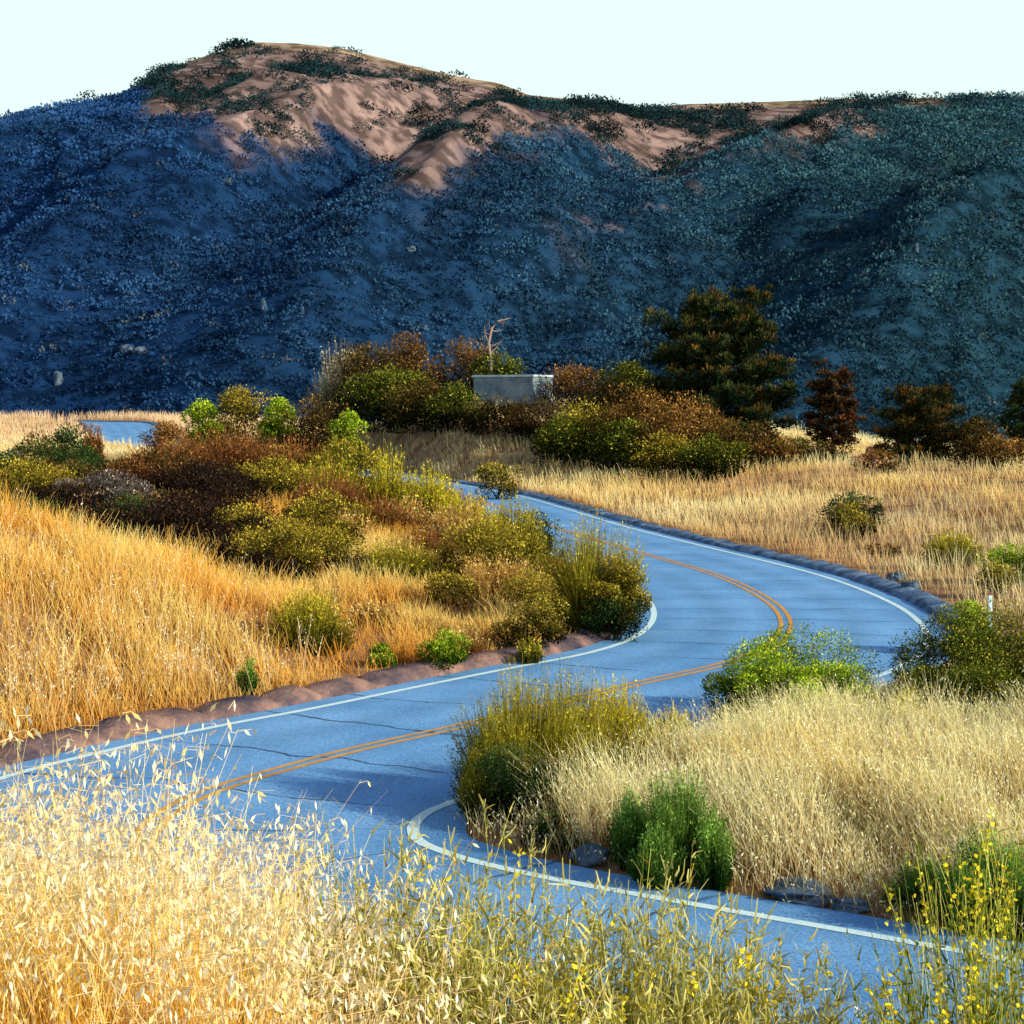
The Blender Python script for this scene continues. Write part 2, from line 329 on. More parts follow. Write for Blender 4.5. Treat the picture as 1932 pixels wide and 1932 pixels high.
# ---------------------------------------------------------------- shrub list: image pixel coordinates projected through the camera at chosen depths
def W(px,Y): return (px/1932-.5)*K*Y
def ZT(py,Y): return CH-(py/1932-.4)*K*Y
L_=[ # kind,px,top,Y,wpx
('broom',985,1262,26.9,260,"large rounded broom shrub beside the white edge line"),('broom',1085,1268,27.6,230),('broomy',1160,1290,28.4,190),('broom',925,1340,26.5,140),('deep',970,1410,25.8,170),('broom',1200,1340,29.8,150),('broomy',1270,1330,31.5,130),('broom',910,1400,26.3,90),
('sage',1185,1490,23.7,120),('sage',1290,1460,23.2,160),('deep',1050,1530,24.6,110),('sage',1240,1550,22.7,110),('sage',1345,1540,22.6,90),
('green',1490,1188,34.8,280,"bright green leafy shrub at the bend edge"),('green',1575,1250,34.3,140),('green',1420,1250,34.1,150),('green',1500,1260,33.6,240),
('moss',1815,1150,34.5,230),('moss',1915,1150,35.0,240),('broomy',1710,1300,32.3,110),('green',1640,1330,32.8,90),('moss',1850,1225,33.2,230),('moss',1760,1250,33.4,130),
('sage',1850,1565,20.9,230),('sage',1740,1610,21.6,130),('sage',1920,1600,20.6,120),
('broom',1115,980,48,190,"tall rounded broom shrub hugging the inner bend"),('olive',1165,1040,47,100),('deep',1150,1120,46.8,110),('olive',1000,1075,44.2,120),
('olive',920,975,54,160),('broom',965,935,62,130),('deep',1010,960,64,80),('broomy',900,930,66,110),('olive',1025,1045,56,70),('olive',850,1080,50,80),
('broom',590,1110,42,160,"rounded olive broom in golden bank grass"),('olive',560,985,54,230,"rounded olive shrub with top painted lighter as if lit"),('shade',500,1050,51,130),
('shade',350,990,54,220),('shade',420,1025,51.5,180),('shade',290,955,57,220),('shade',470,970,58,170),('shade',210,945,58,190),
('orange',700,1130,46,120),('orange',750,1010,58,150),('grey',680,1050,54,110),('orange',640,960,64,130),
('green',840,1190,41,80),('green',720,1210,41,50),('broom',1000,1200,42.6,60),('sage',470,1240,37,45),
('red',720,930,68,150),('shade',350,925,62,240),('olive',470,950,60,140),('deep',250,930,62,180),('dark',610,930,66,150),
('broomy',810,880,74,140,"yellow flowering broom on the crest beside the road"),('broomy',740,845,79,120),('olive',650,820,82,150),('orange',770,930,70,130),('broomy',850,930,72,70),
('red',430,800,84,240,"reddish brown dry shrub crowning the hillock"),('red',330,820,82,190),('olive',510,860,74,160),('grey',200,890,70,180),('red',560,822,84,140),
('deep',80,835,92,200),('deep',10,850,88,140),('dark',150,872,80,120),('dark',290,850,78,150),('shade',120,910,68,160),('shade',420,875,72,170),('shade',20,920,68,140),
('deep',130,800,150,90),('dark',70,815,145,80),('red',175,800,150,40),('brown',315,790,150,70),('deep',160,838,128,60),
('green',385,742,165,60),('olive',450,724,168,120),('green',530,734,165,70),('dark',590,740,160,110),('pale',640,650,192,100),('green',660,765,155,60),
('dark',700,640,185,130),('brown',770,615,188,130),('moss',740,695,176,150),('brown',870,635,182,120),('moss',935,665,180,100),('dark',800,715,168,130),('moss',860,725,166,110),('dark',930,752,162,110),
('brown',1005,752,158,110),('brown',1090,688,172,120),('moss',1190,676,166,110),('dark',1150,716,158,130),('olive',1100,755,148,120),('brown',1220,730,146,150),
('moss',1180,785,138,120),('brown',1300,750,138,170),('dark',1390,795,134,140),('olive',1250,815,130,110),('brown',1450,825,134,120),('moss',1060,785,146,100),('moss',1340,825,126,120),('olive',1500,825,140,110),('brown',1560,835,138,90),
('deep',1610,930,80,115,"dark green shrub standing alone beside the road"),('olive',1605,945,78,80),('brown',1670,1025,72,90),('broom',1800,1000,66,115),('green',1915,1030,60,110),('broomy',1820,1005,67,60),('olive',940,870,120,70),
('brown',1660,848,118,80),('dark',1850,785,122,100),('brown',1890,825,115,100),('orange',1690,900,110,120),('olive',1880,1060,56,70),('green',1830,1130,44,90),
('orange',880,1180,43,100),('orange',620,1190,42.5,100)]
LIM=np.array([(0,850),(180,865),(300,830),(430,810),(600,825),(700,850),(850,905),(1000,985)],float)
cand=0;placed=[]
while cand<2500 and len(placed)<54:
    cand+=1
    px=rng.uniform(20,960);Yq=rng.uniform(50,94)
    if Yq<60 and (px<240 or (px>640 and rng.random()<.8)): continue
    if Yq<54 and px<360: continue
    x=W(px,Yq);d=float(rdist([x],[Yq])[0])
    if d>-7.0: continue
    if any((x-a)**2+(Yq-b)**2*.5<3.3**2 for a,b in placed): continue
    placed.append((x,Yq))
    Hh=rng.uniform(1.1,2.4);g=T1(x,Yq)
    top=(.4+(CH-g-Hh)/(K*Yq))*1932;top=max(top,np.interp(px,LIM[:,0],LIM[:,1])+rng.uniform(0,15))
    right=px>620+rng.normal()*60
    if right: kd=rng.choice(['orange','olive','broom','broomy','red','grey'],p=[.36,.3,.12,.08,.1,.04])
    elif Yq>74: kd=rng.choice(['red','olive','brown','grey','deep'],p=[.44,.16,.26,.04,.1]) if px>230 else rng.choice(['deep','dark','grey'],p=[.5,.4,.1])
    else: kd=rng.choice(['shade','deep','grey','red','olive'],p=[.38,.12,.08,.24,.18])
    L_.append((kd,px,top,Yq,rng.uniform(2.2,4.0)/(K*Yq)*1932))
SX=np.array([(W(e[1],e[3]),e[3],e[4]/1932*K*e[3]/2) for e in L_ if e[3]<100])
def clear(x,y,f=.7):
    ok=np.ones(len(x),bool)
    for a,b,r in SX:
        ok&=((x-a)**2+(y-b)**2)>(r*f)**2
    return ok
# ---------------------------------------------------------------- grass
def fr(x,y,m=1.12,e=.6): return np.abs(x)<y*K*.5*m+e
def scatter(n,x0,x1,y0,y1,dmin,cond=None):
    x=rng.uniform(x0,x1,n);y=rng.uniform(y0,y1,n)
    k=fr(x,y);x=x[k];y=y[k];d=rdist(x,y);k=np.abs(d)>dmin(x,y,d)
    if cond is not None:k&=cond(x,y,d)
    k&=clear(x,y)
    x,y,d=x[k],y[k],d[k];return x,y,terr(x,y),d
def grass(x,y,z,h,w,c0,c1,nseg,lean=.35,cpow=1.,bias=2.2):
    n=len(x);P=np.stack([x,y,z-.03],1)
    D=rdir(n);D[:,2]=0;D=norm(D*rng.uniform(0,.3,(n,1))+np.array([0,0,1]))
    b=rng.normal(size=(n,3))*lean*.5;b[:,2]=-np.abs(b[:,2])*.4;b[:,0]-=.08
    acc=Acc();ribbon(acc,P,D,h,w,b,nseg,c0,c1,.2,cpow=cpow,bias=bias)
    return acc,P,D,b
def finish(name,acc,label,mat=None):
    Q,C=acc.get();o=link(bpy.data.objects.new(name,mesh_quads(name,Q,C,[mat or M_grass])));o["kind"]="stuff";o["label"]=label;o["category"]="grass";return o
def cols(n,a,b,t=None,j=.18):
    t=rng.random(n) if t is None else np.clip(t+rng.normal(size=n)*.2,0,1)
    return (np.array(a)*(1-t[:,None])+np.array(b)*t[:,None])*rng.uniform(1-j,1+j,(n,1))
def seedheads(acc,P,D,b,h,num,ln,wd,ca_,cb_):
    n=len(P);h=h[:,None]
    for j in range(num):
        t=rng.uniform(.68,1.,n)[:,None];p=P+D*h*t+b*h*t*t+rng.normal(size=(n,3))*ln*.6
        leaf(acc,p,norm(rng.normal(size=(n,3))*.5+np.array([0,0,-.8])),ln*rng.uniform(.7,1.2,n),wd,cols(n,ca_,cb_))
# left roadside bank
x,y,z,d=scatter(250000,-24,3,26,74,lambda x,y,d:4.75,lambda x,y,d:(d<0)&(rng.random(len(x))<(.25+.75*ss(.35,.5,fbm(x*.5,y*.5,2)))*(1-.4*ss(60,72,y))*ss(4.5,5.4,-d)))
n=len(x);t=fbm(x*.3,y*.3,3)*1.8-.4+.4*(fbm(x*1.2,y*1.2,2)-.5)
h=rng.uniform(.25,1.05,n)*(.4+1.1*vnoise(x*.9,y*.9))*ss(4.1,6.2,np.abs(d))*(1-.35*ss(-9,-4,x))+.12
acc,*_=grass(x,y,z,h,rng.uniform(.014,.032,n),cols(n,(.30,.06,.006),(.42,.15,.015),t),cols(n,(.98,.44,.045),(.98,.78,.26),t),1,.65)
k=(rng.random(n)<np.where(y<38,.075,.03))&(y<45)&(x<-4)
P=np.stack([x,y,z],1)[k];m=len(P);D=norm(rng.normal(size=(m,3))*.14+np.array([0,0,1]));b=rng.normal(size=(m,3))*.16;hh=rng.uniform(.7,1.45,m)
ribbon(acc,P,D,hh,.011,b,1,(.8,.5,.2),(.95,.8,.45),.5);seedheads(acc,P,D,b,hh,6,.055,.022,(.97,.78,.42),(.98,.94,.78))
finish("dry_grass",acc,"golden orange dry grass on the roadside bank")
# island grass
x,y,z,d=scatter(185000,-2,15,19,44,lambda x,y,d:4.3,lambda x,y,d:(d>0)&(rng.random(len(x))<ss(4.0,5.1,d))&(y<37+3*rng.random(len(x))))
n=len(x);t=fbm(x*.4,y*.4,3)*1.6-.1
h=rng.uniform(.4,1.35,n)*(.5+.8*vnoise(x*.9,y*.9))*(.45+.55*ss(4.3,6.0,np.abs(d)))*(1-.4*ss(30,34,y)*ss(3,6,x))
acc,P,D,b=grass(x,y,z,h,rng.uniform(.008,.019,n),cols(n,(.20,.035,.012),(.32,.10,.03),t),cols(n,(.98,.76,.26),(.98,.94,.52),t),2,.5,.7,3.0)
k=rng.random(n)<.4;seedheads(acc,P[k],D[k],b[k],h[k],2,.06,.018,(.98,.9,.5),(.98,.98,.78))
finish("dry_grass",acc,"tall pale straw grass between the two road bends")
# outer bank + far meadow
x,y,z,d=scatter(450000,-60,60,48,215,lambda x,y,d:5.0,lambda x,y,d:((d>0)|(y>96))&(rng.random(len(x))<np.clip(75/y,.25,1)*(.35+.65*ss(.32,.5,fbm(x*.12,y*.09,3)))))
n=len(x);t=fbm(x*.12+5,y*.08,3)*2-.5
h=rng.uniform(.3,1.15,n)*(.5+.9*vnoise(x*.35,y*.35));w=rng.uniform(.022,.05,n)*np.clip(y/75,.8,2.6)
near=(d>0)&(y<125)
tt=cols(n,(.98,.74,.28),(.98,.95,.54),t);grey=(ss(.5,.62,fbm(x*.1+77,y*.06,3))*ss(4,14,x))[:,None]*near[:,None]
tt=tt*(1-.5*grey)+np.array([.42,.26,.18])*.5*grey
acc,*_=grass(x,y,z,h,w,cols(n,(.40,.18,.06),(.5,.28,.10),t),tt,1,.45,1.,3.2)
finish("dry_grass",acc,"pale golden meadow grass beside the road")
x=rng.uniform(-120,10,60000);y=rng.uniform(200,290,60000);k=fr(x,y,1.1,4);x,y=x[k],y[k];d=rdist(x,y);k=np.abs(d)>5.4;x,y=x[k],y[k];z=terr(x,y);n=len(x)
acc,*_=grass(x,y,z,rng.uniform(.3,1.5,n)*(.4+vnoise(x*.12,y*.12)),rng.uniform(.08,.14,n),(.35,.2,.1),cols(n,(.85,.5,.28),(.98,.85,.55)),1)
finish("dry_grass",acc,"distant straw coloured grass on the plateau edge")
# foreground oats
x,y,z,d=scatter(250000,-5,5,3.6,14,lambda x,y,d:5.0,lambda x,y,d:(d<0)&(rng.random(len(x))<np.clip(4.6/y,.1,1)**1.3*(.06+.94*ss(.07,-.2,x/y))))
n=len(x);lf=ss(.06,-.24,x/y);h=(rng.uniform(.25,.72,n))*(.38+.60*lf)
t=fbm(x*.9,y*.9,3)*1.8-.45
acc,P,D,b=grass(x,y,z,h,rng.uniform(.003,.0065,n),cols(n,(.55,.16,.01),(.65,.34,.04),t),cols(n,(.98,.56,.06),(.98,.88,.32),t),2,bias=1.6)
k=rng.random(n)<.15;xs,ys,zs=x[k],y[k],z[k];m=len(xs);l2=lf[k]
hh=rng.uniform(.4,1.04,m)*(.62+.38*l2);P=np.stack([xs,ys,zs],1);D=norm(rng.normal(size=(m,3))*.13+np.array([0,0,1]));b=rng.normal(size=(m,3))*.18;b[:,2]=-.04
cst=cols(m,(.85,.55,.2),(.95,.8,.45))
ribbon(acc,P,D,hh,.0035,b,2,cst,cst,.4)
for j in range(12):
    tt=rng.uniform(.6,1.0,m)[:,None];p=P+D*hh[:,None]*tt+b*hh[:,None]*tt*tt
    o=rdir(m);o[:,2]=np.abs(o[:,2])*.3;q=p+o*rng.uniform(.02,.08,(m,1))
    ribbon(acc,p,norm(q-p),np.linalg.norm(q-p,axis=1),.0015,np.zeros((m,3)),1,cst,cst,.8)
    leaf(acc,q,norm(rng.normal(size=(m,3))*.35+np.array([0,0,-1])+o*.5),rng.uniform(.02,.034,m),.0085,cols(m,(.98,.74,.26),(.98,.97,.82)))
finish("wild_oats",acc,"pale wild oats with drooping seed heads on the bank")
# ---------------------------------------------------------------- shrubs
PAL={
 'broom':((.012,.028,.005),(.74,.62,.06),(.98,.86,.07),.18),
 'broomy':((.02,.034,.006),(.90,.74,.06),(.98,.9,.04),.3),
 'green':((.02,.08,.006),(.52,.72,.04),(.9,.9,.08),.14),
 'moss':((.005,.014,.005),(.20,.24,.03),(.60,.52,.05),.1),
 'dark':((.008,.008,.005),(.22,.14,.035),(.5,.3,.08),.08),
 'shade':((.004,.004,.005),(.06,.036,.026),(.22,.12,.05),.06),  # near-black palette paints the shade of the hollow into the leaves
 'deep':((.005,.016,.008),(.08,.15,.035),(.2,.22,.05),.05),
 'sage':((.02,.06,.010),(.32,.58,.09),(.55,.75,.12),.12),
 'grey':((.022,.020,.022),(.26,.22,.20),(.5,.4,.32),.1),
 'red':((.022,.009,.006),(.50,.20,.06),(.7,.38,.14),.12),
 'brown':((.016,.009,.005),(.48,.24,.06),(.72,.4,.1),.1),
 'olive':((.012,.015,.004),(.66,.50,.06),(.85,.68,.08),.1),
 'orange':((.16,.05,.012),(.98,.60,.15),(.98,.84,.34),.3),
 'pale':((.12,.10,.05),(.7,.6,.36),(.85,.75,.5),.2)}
INFO={'broom':("broom_shrub","olive green broom shrub with yellow flowering tips"),'broomy':("broom_shrub","yellow flowering broom shrub in full bloom"),
 'green':("leafy_shrub","bright green leafy shrub in dry grass"),'moss':("leafy_shrub","dense dark olive green shrub"),'dark':("leafy_shrub","dark olive brown shrub"),'shade':("leafy_shrub","shrub coloured nearly black to stand for shade"),'deep':("leafy_shrub","deep green shrub"),
 'sage':("sage_shrub","fresh green sage bush"),'grey':("sage_shrub","greyish dry sagebrush"),'red':("dry_shrub","reddish brown dry shrub"),
 'brown':("dry_shrub","brown dried chaparral shrub"),'olive':("leafy_shrub","olive coloured chaparral shrub"),'orange':("dry_shrub","orange dried low brush"),'pale':("dry_shrub","pale straw coloured bush")}
def shrub_mesh(kind,Wd,H,px):
    dk,lt,ac,af=[np.array(v) if not np.isscalar(v) else v for v in PAL[kind]]
    acc=Acc();R=Wd/2*1.08
    stemmy=kind in('broom','broomy','sage','orange','red','pale')
    area=Wd*H
    if stemmy:
        n=int(np.clip(area/(px*px)*.30,240,4300))
        nl=max(8,int(Wd*5));i_=np.arange(nl);ca_=i_*2.4+rng.normal(size=nl)*.5+rng.uniform(0,6);cr_=np.sqrt((i_+.4)/nl)*R*.72
        lo=rng.integers(0,nl,n);lh=rng.uniform(.55,1.04,nl);lh[:2]=1.04
        bp=np.stack([cr_[lo]*np.cos(ca_[lo])*.6,cr_[lo]*np.sin(ca_[lo])*.6,np.zeros(n)],1)+rng.normal(size=(n,3))*R*.06*np.array([1,1,0])
        th=rng.uniform(0,2*math.pi,n);rr=R*.36*np.sqrt(rng.random(n))
        top=np.stack([cr_[lo]*np.cos(ca_[lo])+rr*np.cos(th),cr_[lo]*np.sin(ca_[lo])+rr*np.sin(th),H*1.1*lh[lo]*(1-.30*(rr/(R*.40))**2)*(1-.30*(cr_[lo]/R)**2)*rng.uniform(.4,1.04,n)],1)
        v=top-bp;L=np.linalg.norm(v,axis=1);D=norm(v);bend=np.zeros((n,3))
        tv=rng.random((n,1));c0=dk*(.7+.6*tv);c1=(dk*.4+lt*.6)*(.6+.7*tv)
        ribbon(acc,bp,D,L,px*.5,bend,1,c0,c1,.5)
        ct=rng.uniform(.6,1.25,nl)[lo][:,None]
        sp=.8 if kind=='sage' else .6
        for j in range(6):
            t=rng.uniform(.1,1.0,n)[:,None];t=t**.7
            p=bp+v*t
            d2=norm(D*1.0+rng.normal(size=(n,3))*sp)
            f=(np.clip((p[:,2:3]/H-.28)*1.6,0,1)*rng.uniform(.2,1.25,(n,1)))  # painted shading: leaf colour darkens toward the shrub base
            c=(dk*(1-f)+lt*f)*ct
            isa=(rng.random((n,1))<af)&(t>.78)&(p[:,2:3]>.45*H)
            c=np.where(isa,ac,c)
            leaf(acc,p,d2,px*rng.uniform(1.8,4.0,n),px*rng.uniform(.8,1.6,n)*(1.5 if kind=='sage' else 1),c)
    else:
        nc=int(np.clip(10+Wd*5,11,42))
        i_=np.arange(nc);th=i_*2.4+rng.normal(size=nc)*.5;rr=R*.8*np.sqrt((i_+.3)/nc)
        hz=H*(rng.uniform(.15,.84,nc))*(1-.25*(rr/R)**2);cr=rng.uniform(.12,.28,nc)*min(Wd,H*1.3)
        hz[:2]=H*.82
        cc=np.stack([rr*np.cos(th),rr*np.sin(th),hz],1)
        n=int(np.clip(area/(px*px)*(2.6 if kind in('green','moss') else 1.6),1300,21000));ci=rng.integers(0,nc,n)
        o=rdir(n);rad=cr[ci]*rng.uniform(.35,1.15,n)**.6
        p=cc[ci]+o*rad[:,None]*np.array([1,1,.85]);p[:,2]=np.clip(p[:,2],.02,H*1.08)
        f=(np.clip(-.08+.65*(p[:,2]/H)+.25*o[:,2],0,1)*rng.uniform(.15,1.4,n))[:,None]  # shading put into colour: low leaves dark, high upward ones light
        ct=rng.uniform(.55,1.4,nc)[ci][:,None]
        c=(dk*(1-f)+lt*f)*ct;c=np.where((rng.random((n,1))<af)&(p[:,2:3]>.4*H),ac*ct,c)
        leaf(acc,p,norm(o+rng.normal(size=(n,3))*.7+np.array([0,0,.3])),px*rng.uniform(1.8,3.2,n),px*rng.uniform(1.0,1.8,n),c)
        for i in range(0,nc,2):
            m=cc[i]*.5+rng.normal(size=3)*.05*Wd;m[2]=cc[i][2]*.45
            tube(acc,[(0+rng.normal()*.05,rng.normal()*.05,-.05),m,cc[i]*.85],[.02*H*.5,.014*H*.5,.006*H*.5],(.05,.035,.025),3)
    return acc.get()
def shrub(kind,px,top,Y,wpx,label=None,minh=.35):
    x=W(px,Y);g=T1(x,Y);H=max(ZT(top,Y)-g,minh);Wd=wpx/1932*K*Y*1.12
    s=max(.012,K*Y/1024*1.0)
    Q,C=shrub_mesh(kind,Wd,H,s)
    nm,lb=INFO[kind]
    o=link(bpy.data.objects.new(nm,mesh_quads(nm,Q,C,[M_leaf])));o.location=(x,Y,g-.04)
    o["label"]=label or lb+" on the dry slope";o["category"]="shrub";o["group"]="shrubs scattered over the dry hillside"
    return o
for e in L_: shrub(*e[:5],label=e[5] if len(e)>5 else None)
def fg_broom(x,y,H,R,n,flower,label,lean=(0,0)):
    g=T1(x,y);acc=Acc()
    th=rng.uniform(0,6.28,n);rr=R*np.sqrt(rng.random(n))
    bp=np.stack([rr*.45*np.cos(th),rr*.45*np.sin(th),np.zeros(n)],1)
    v=np.stack([rr*np.cos(th)*.6+lean[0],rr*np.sin(th)*.6,H*rng.uniform(.5,1.08,n)*(1-.3*rr/R)],1);L=np.linalg.norm(v,axis=1);D=norm(v)
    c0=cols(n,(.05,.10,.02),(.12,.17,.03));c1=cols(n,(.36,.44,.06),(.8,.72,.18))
    b=rng.normal(size=(n,3))*.08
    ribbon(acc,bp,D,L,.005,b,3,c0,c1,.4)
    for j in range(16 if not flower else 5):
        t=rng.uniform(.35,1,n)[:,None];p=bp+D*L[:,None]*t+b*L[:,None]*t*t
        d2=norm(D+rng.normal(size=(n,3))*.6)
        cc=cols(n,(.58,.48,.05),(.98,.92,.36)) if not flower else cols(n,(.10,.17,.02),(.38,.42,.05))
        bb=rng.normal(size=(n,3))*.35
        ribbon(acc,p,d2,rng.uniform(.025,.055,n),.008,bb,2,cc*.55,cc,.3)
    idx=np.where(rng.random(n)<(.11 if flower else .05))[0]
    for j in range(22 if flower else 12):
        t=rng.uniform(.78 if flower else .92,1.0,len(idx))[:,None];p=bp[idx]+D[idx]*L[idx,None]*t+b[idx]*L[idx,None]*t*t+rng.normal(size=(len(idx),3))*.010
        leaf(acc,p,rdir(len(idx),.3),rng.uniform(.012,.021,len(idx)),.014,cols(len(idx),(.92,.66,.02),(.98,.88,.06)))
    Q,C=acc.get();o=link(bpy.data.objects.new("broom_shrub",mesh_quads("broom_shrub",Q,C,[M_leaf])));o.location=(x,y,g-.03);o["label"]=label;o["category"]="shrub"
pl="olive broom with curling straw seed pods"
fg_broom(.0,5.3,.98,.5,460,False,pl);fg_broom(.34,5.5,1.0,.42,420,False,pl);fg_broom(-.38,5.4,.95,.45,320,False,pl)
fg_broom(.35,4.6,.66,.36,300,False,pl);fg_broom(.62,5.3,.88,.32,230,False,pl);fg_broom(.92,5.8,.86,.28,90,False,"sparse broom with curling straw seed pods")
fl="green stemmed broom with bright yellow flowers"
fg_broom(1.28,5.0,1.02,.38,230,True,fl,(.05,0));fg_broom(1.62,5.6,1.30,.42,300,True,fl);fg_broom(1.38,5.5,1.10,.3,150,True,fl)
fg_broom(1.06,4.9,.80,.25,80,True,"thin broom sprigs with yellow blossoms")
# ---------------------------------------------------------------- trees
def pine(px,top,Y,wpx,label,nl=60,seed=0,pal=((.006,.020,.011),(.085,.085,.028)),asym=.0,low=.08,cf=.13,q=62,warm=.12,tc_=.42):
    x=W(px,Y);g=T1(x,Y);H=ZT(top,Y)-g;R=wpx/1932*K*Y/2
    e=link(bpy.data.objects.new("pine_tree",None));e.location=(x,Y,g);e["label"]=label;e["category"]="tree";e["group"]="pines along the meadow edge"
    ta=Acc();tube(ta,[(0,0,-.2),(R*.02,0,H*.3),(-R*.02,.1,H*.6),(0,0,H*.84)],[H*.03,H*.024,H*.014,H*.004],(.09,.06,.045),9)
    ca=Acc();dk,lt=np.array(pal[0]),np.array(pal[1])
    s=K*Y/1024
    for i in range(nl):
        t=low+(1-low)*((i+rng.random())/nl)
        a=i*2.4+rng.normal()*.3
        prof=math.sqrt(max(1-((t-tc_)/(1.06-tc_))**2 if t>tc_ else 1-.35*((tc_-t)/tc_)**2,.04))*(.9+.1*math.sin(t*13+seed+a))
        Ln=R*prof*rng.uniform(.72,1.08)*(1+asym*math.cos(a)*(1-t));z0=H*t*.82
        d=np.array([math.cos(a),math.sin(a),0.])
        up=H*(.02+.12*t)*rng.uniform(.3,1.5)
        p0=np.array([0,0,z0]);p1=p0+d*Ln*.65+[0,0,up*.1];p2=p0+d*Ln+[0,0,up]
        tube(ta,[p0,p1,p2],[H*.010*(1-t*.6),H*.006*(1-t*.6),H*.002],(.085,.055,.04),5)
        nc=int(6+Ln*2.0)
        tt=rng.uniform(.3,1.0,nc)[:,None]
        cc=p0*(1-tt)**2+2*p1*tt*(1-tt)+p2*tt**2+rng.normal(size=(nc,3))*np.array([.5,.5,.12])*R*cf
        m=nc*q;cs=rng.uniform(.5,1.0,nc)*R*cf
        o=rdir(m,.5);P=np.repeat(cc,q,0)+o*np.repeat(cs,q)[:,None]*rng.uniform(.05,.65,(m,1))
        ct=np.repeat(rng.uniform(.45,1.55,nc),q)[:,None];f=np.clip(rng.uniform(-.3,.5,(m,1))+.55*(o[:,2:3])-.1,0,1)  # painted shading: upward needles lighter, undersides darker
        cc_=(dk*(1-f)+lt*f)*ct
        wm=np.repeat(rng.random(nc)<warm,q)[:,None];cc_=np.where(wm,cc_*np.array([2.2,1.15,.9]),cc_)  # warm sunlight tint painted on randomly chosen clumps
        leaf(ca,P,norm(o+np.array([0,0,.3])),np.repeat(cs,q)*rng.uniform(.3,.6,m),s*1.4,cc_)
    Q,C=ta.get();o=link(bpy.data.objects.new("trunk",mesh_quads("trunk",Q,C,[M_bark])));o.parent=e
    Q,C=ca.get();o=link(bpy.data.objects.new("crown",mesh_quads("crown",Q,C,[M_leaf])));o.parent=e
pine(1358,532,150,305,"large broad dark pine with warm light painted on branch clumps",nl=96,seed=1,asym=.05,low=.04,warm=.28,pal=((.006,.024,.011),(.13,.14,.04)),cf=.15,tc_=.4)
pine(1572,684,147,118,"small rounded reddish pine next to the large one",nl=44,seed=2,low=.14,pal=((.016,.012,.008),(.24,.13,.05)),cf=.24,q=50,tc_=.5)
pine(1742,718,135,190,"short bushy dark pine at the meadow edge",nl=54,seed=3,low=.03,cf=.2,q=50,warm=.35,pal=((.007,.018,.009),(.14,.12,.035)))
pine(1940,704,150,110,"dark green tree at the meadow edge",nl=40,seed=4,low=.05,pal=((.012,.03,.015),(.09,.13,.03)),cf=.22,q=50)
pine(1838,778,132,80,"small dark young pine",nl=30,seed=5,low=.03,cf=.24,q=45)
def snag(px,top,Y,label,sc_=1):
    x=W(px,Y);g=T1(x,Y);H=ZT(top,Y)-g;a=Acc();c=(.42,.30,.24)
    tube(a,[(0,0,-.1),(.1,0,H*.5),(-.15,0,H*.72),(.15,0,H*.88),(.7,0,H*.965),(2.0,.1,H*1.0)],np.array([.15,.13,.12,.11,.09,.03])*sc_,c,7)
    for s,e_,r in[((-.15,0,H*.72),(-.55,.2,H*.92),.06),((.15,0,H*.86),(1.2,.3,H*.87),.06),((.7,0,H*.965),(1.2,0,H*.9),.05),((0,0,H*.6),(.9,.1,H*.72),.06),((-.4,.1,H*.85),(-.1,.1,H*.97),.04),((1.2,.1,H*.98),(1.7,.2,H*.93),.03),((.15,0,H*.8),(-.9,.1,H*.84),.04),((.1,0,H*.68),(1.5,0,H*.78),.04)]:
        s=np.array(s);e_=np.array(e_);tube(a,[s,(s+e_)/2+rng.normal(size=3)*.08,e_],[r*sc_,r*.7*sc_,r*.25*sc_],c,5)
    Q,C=a.get();o=link(bpy.data.objects.new("dead_tree",mesh_quads("dead_tree",Q,C,[M_bark])));o.location=(x,Y,g);o["label"]=label;o["category"]="tree"
snag(925,600,179,"bare pale dead tree with crooked branches")
# ---------------------------------------------------------------- building
def box(name,sx,sy,sz,loc,mat,bev=.03,parent=None):
    import bmesh
    bm=bmesh.new();bmesh.ops.create_cube(bm,size=1);bmesh.ops.scale(bm,vec=(sx,sy,sz),verts=bm.verts)
    if bev:bmesh.ops.bevel(bm,geom=bm.edges[:],offset=bev,segments=2,affect='EDGES')
    me=bpy.data.meshes.new(name);bm.to_mesh(me);bm.free();me.materials.append(mat);o=link(bpy.data.objects.new(name,me));o.location=loc
    if parent:o.parent=parent
    return o
BY=176;bxx=W(968,BY);bt=ZT(707,BY);bgz=T1(bxx,BY);bh=bt-bgz
e=link(bpy.data.objects.new("storage_building",None));e.location=(bxx,BY,bgz);e.rotation_euler[2]=math.radians(-28);e["label"]="low pale concrete storage building with flat white roof";e["category"]="building"
wd=7.4
box("wall",wd*.86,wd*.55,bh-.25,(0,0,(bh-.25)/2),M_conc,.04,e)
box("roof",wd*.89,wd*.58,.2,(0,0,bh-.147),M_roofm,.03,e)
Yp=48;xp=W(1868,Yp);gp=T1(xp,Yp)
e=link(bpy.data.objects.new("marker_post",None));e.location=(xp,Yp,gp);e["label"]="thin white roadside marker post with rusty cap";e["category"]="post"
hp=max(ZT(1135,Yp)-gp,.9)
box("post",.10,.05,hp,(0,0,hp/2),M_white,.01,e);box("cap",.12,.07,.06,(0,0,hp+.028),M_red,.004,e)
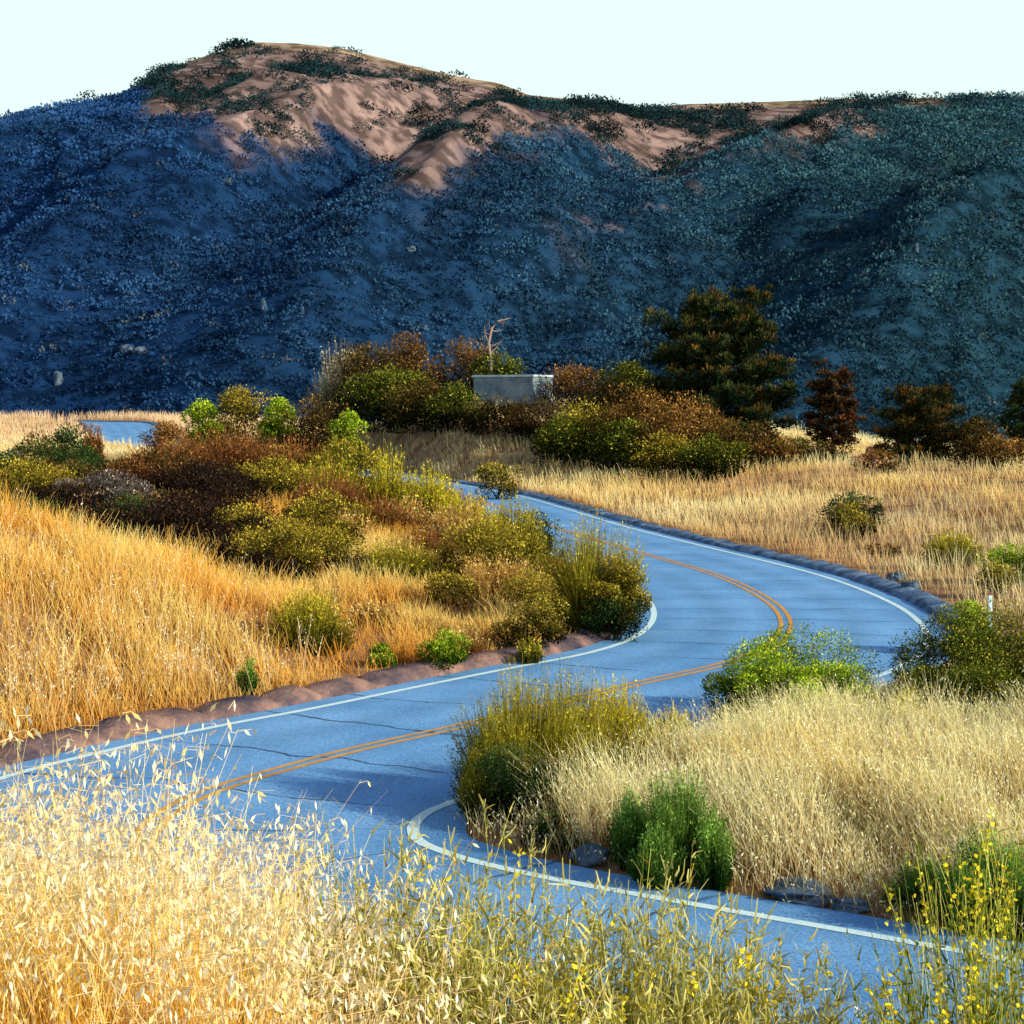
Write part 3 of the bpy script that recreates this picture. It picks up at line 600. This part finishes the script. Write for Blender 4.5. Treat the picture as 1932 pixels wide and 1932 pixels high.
def rock_at(x,Y,z,w,h,label,mat,sink,group,sub=4):
    import bmesh
    bm=bmesh.new();bmesh.ops.create_icosphere(bm,subdivisions=sub,radius=1)
    s=rng.uniform(0,50)
    for v in bm.verts:
        c=v.co.copy();f=1+.9*(float(fbm(c.x*1.3+s,c.y*1.3+c.z*1.7+s,3))-.5)
        v.co=Vector((c.x*f*w/2,c.y*f*w/2.4,c.z*f*h/2))
    me=bpy.data.meshes.new("rock");bm.to_mesh(me);bm.free();me.materials.append(mat)
    o=link(bpy.data.objects.new("rock",me));o.location=(x,Y,z+h/2-sink*h);o["label"]=label;o["category"]="rock";o["group"]=group
def rock(px,py,Y,w,h,label,mat=M_rock,sink=.3):
    x=W(px,Y);rock_at(x,Y,T1(x,Y),w,h,label,mat,sink,"rocks beside the road")
rock(1115,1640,23.9,.5,.3,"grey boulder at the road edge");rock(1510,1690,22.2,.9,.28,"long low blue grey boulder at the road edge",sink=.4);rock(1600,1700,21.7,.5,.2,"small grey stone at the road edge",sink=.4)
rock(1690,1100,62,.7,.4,"broken grey stone on the kerb");rock(1722,1115,59,.6,.4,"broken grey stone on the kerb")
rock(1635,845,132,2.6,1.6,"reddish weathered earth boulder beside the small pine",M_redrock);rock(1648,822,136,1.6,2.0,"pale reddish boulder beside the small pine",M_redrock)
for px,py,w_,h_ in[(110,728,2.5,5),(240,664,4,2.5),(265,676,4,2.5),(497,592,1.6,4.5),(775,480,3,2),(1730,480,1.2,3.5),(570,600,1.2,2.5)]:
    Ys=np.arange(430,900,2.);xs=(px/1932-.5)*K*Ys;vz=(.4-(hill_h(xs,Ys)-CH)/(K*Ys))*1932
    i=int(np.argmax(vz<py));x_,y_=float(xs[i]),float(Ys[i])
    rock_at(x_,y_,float(hill_h(np.array([x_]),np.array([y_]))[0]),w_,h_,"weathered rock outcrop among the mountain brush",M_pale,.35,"rock outcrops on the mountain",3)
# ---------------------------------------------------------------- light, world, camera
sun=bpy.data.lights.new("sun","SUN");sun.energy=5;sun.angle=math.radians(.5);sun.color=(1,.90,.68)
so=link(bpy.data.objects.new("sun",sun));so.rotation_euler=Ld.to_track_quat('Z','Y').to_euler()
w=bpy.data.worlds.new("World");sc.world=w;w.use_nodes=True;N=w.node_tree.nodes;L=w.node_tree.links;N.clear()
out=N.new("ShaderNodeOutputWorld");bg=N.new("ShaderNodeBackground");sky=N.new("ShaderNodeTexSky");sky.sky_type='NISHITA';sky.sun_disc=False
sky.sun_elevation=math.asin(Ld.z);sky.sun_rotation=math.atan2(Ld.x,Ld.y);bg.inputs[1].default_value=.15
L.new(sky.outputs[0],bg.inputs[0])
b2=N.new("ShaderNodeBackground");b2.inputs[0].default_value=(.80,1,.95,1);b2.inputs[1].default_value=1.06
tc=N.new("ShaderNodeTexCoord");sp=N.new("ShaderNodeSeparateXYZ");L.new(tc.outputs["Generated"],sp.inputs[0])
mr=N.new("ShaderNodeMapRange");mr.interpolation_type='SMOOTHSTEP';mr.inputs[1].default_value=.24;mr.inputs[2].default_value=.42;mr.inputs[3].default_value=1;mr.inputs[4].default_value=0;L.new(sp.outputs["Z"],mr.inputs[0])
mx=N.new("ShaderNodeMixShader");L.new(mr.outputs[0],mx.inputs[0]);L.new(bg.outputs[0],mx.inputs[1]);L.new(b2.outputs[0],mx.inputs[2]);L.new(mx.outputs[0],out.inputs[0])
cam=bpy.data.cameras.new("camera");cam.sensor_width=36;cam.lens=36/K;cam.shift_y=-.1;cam.clip_start=.3;cam.clip_end=6000
co=link(bpy.data.objects.new("camera",cam));co.location=(0,0,CH);co.rotation_euler=(math.pi/2,0,0);sc.camera=co
sc.view_settings.view_transform='Standard';sc.view_settings.look='None';sc.view_settings.exposure=0
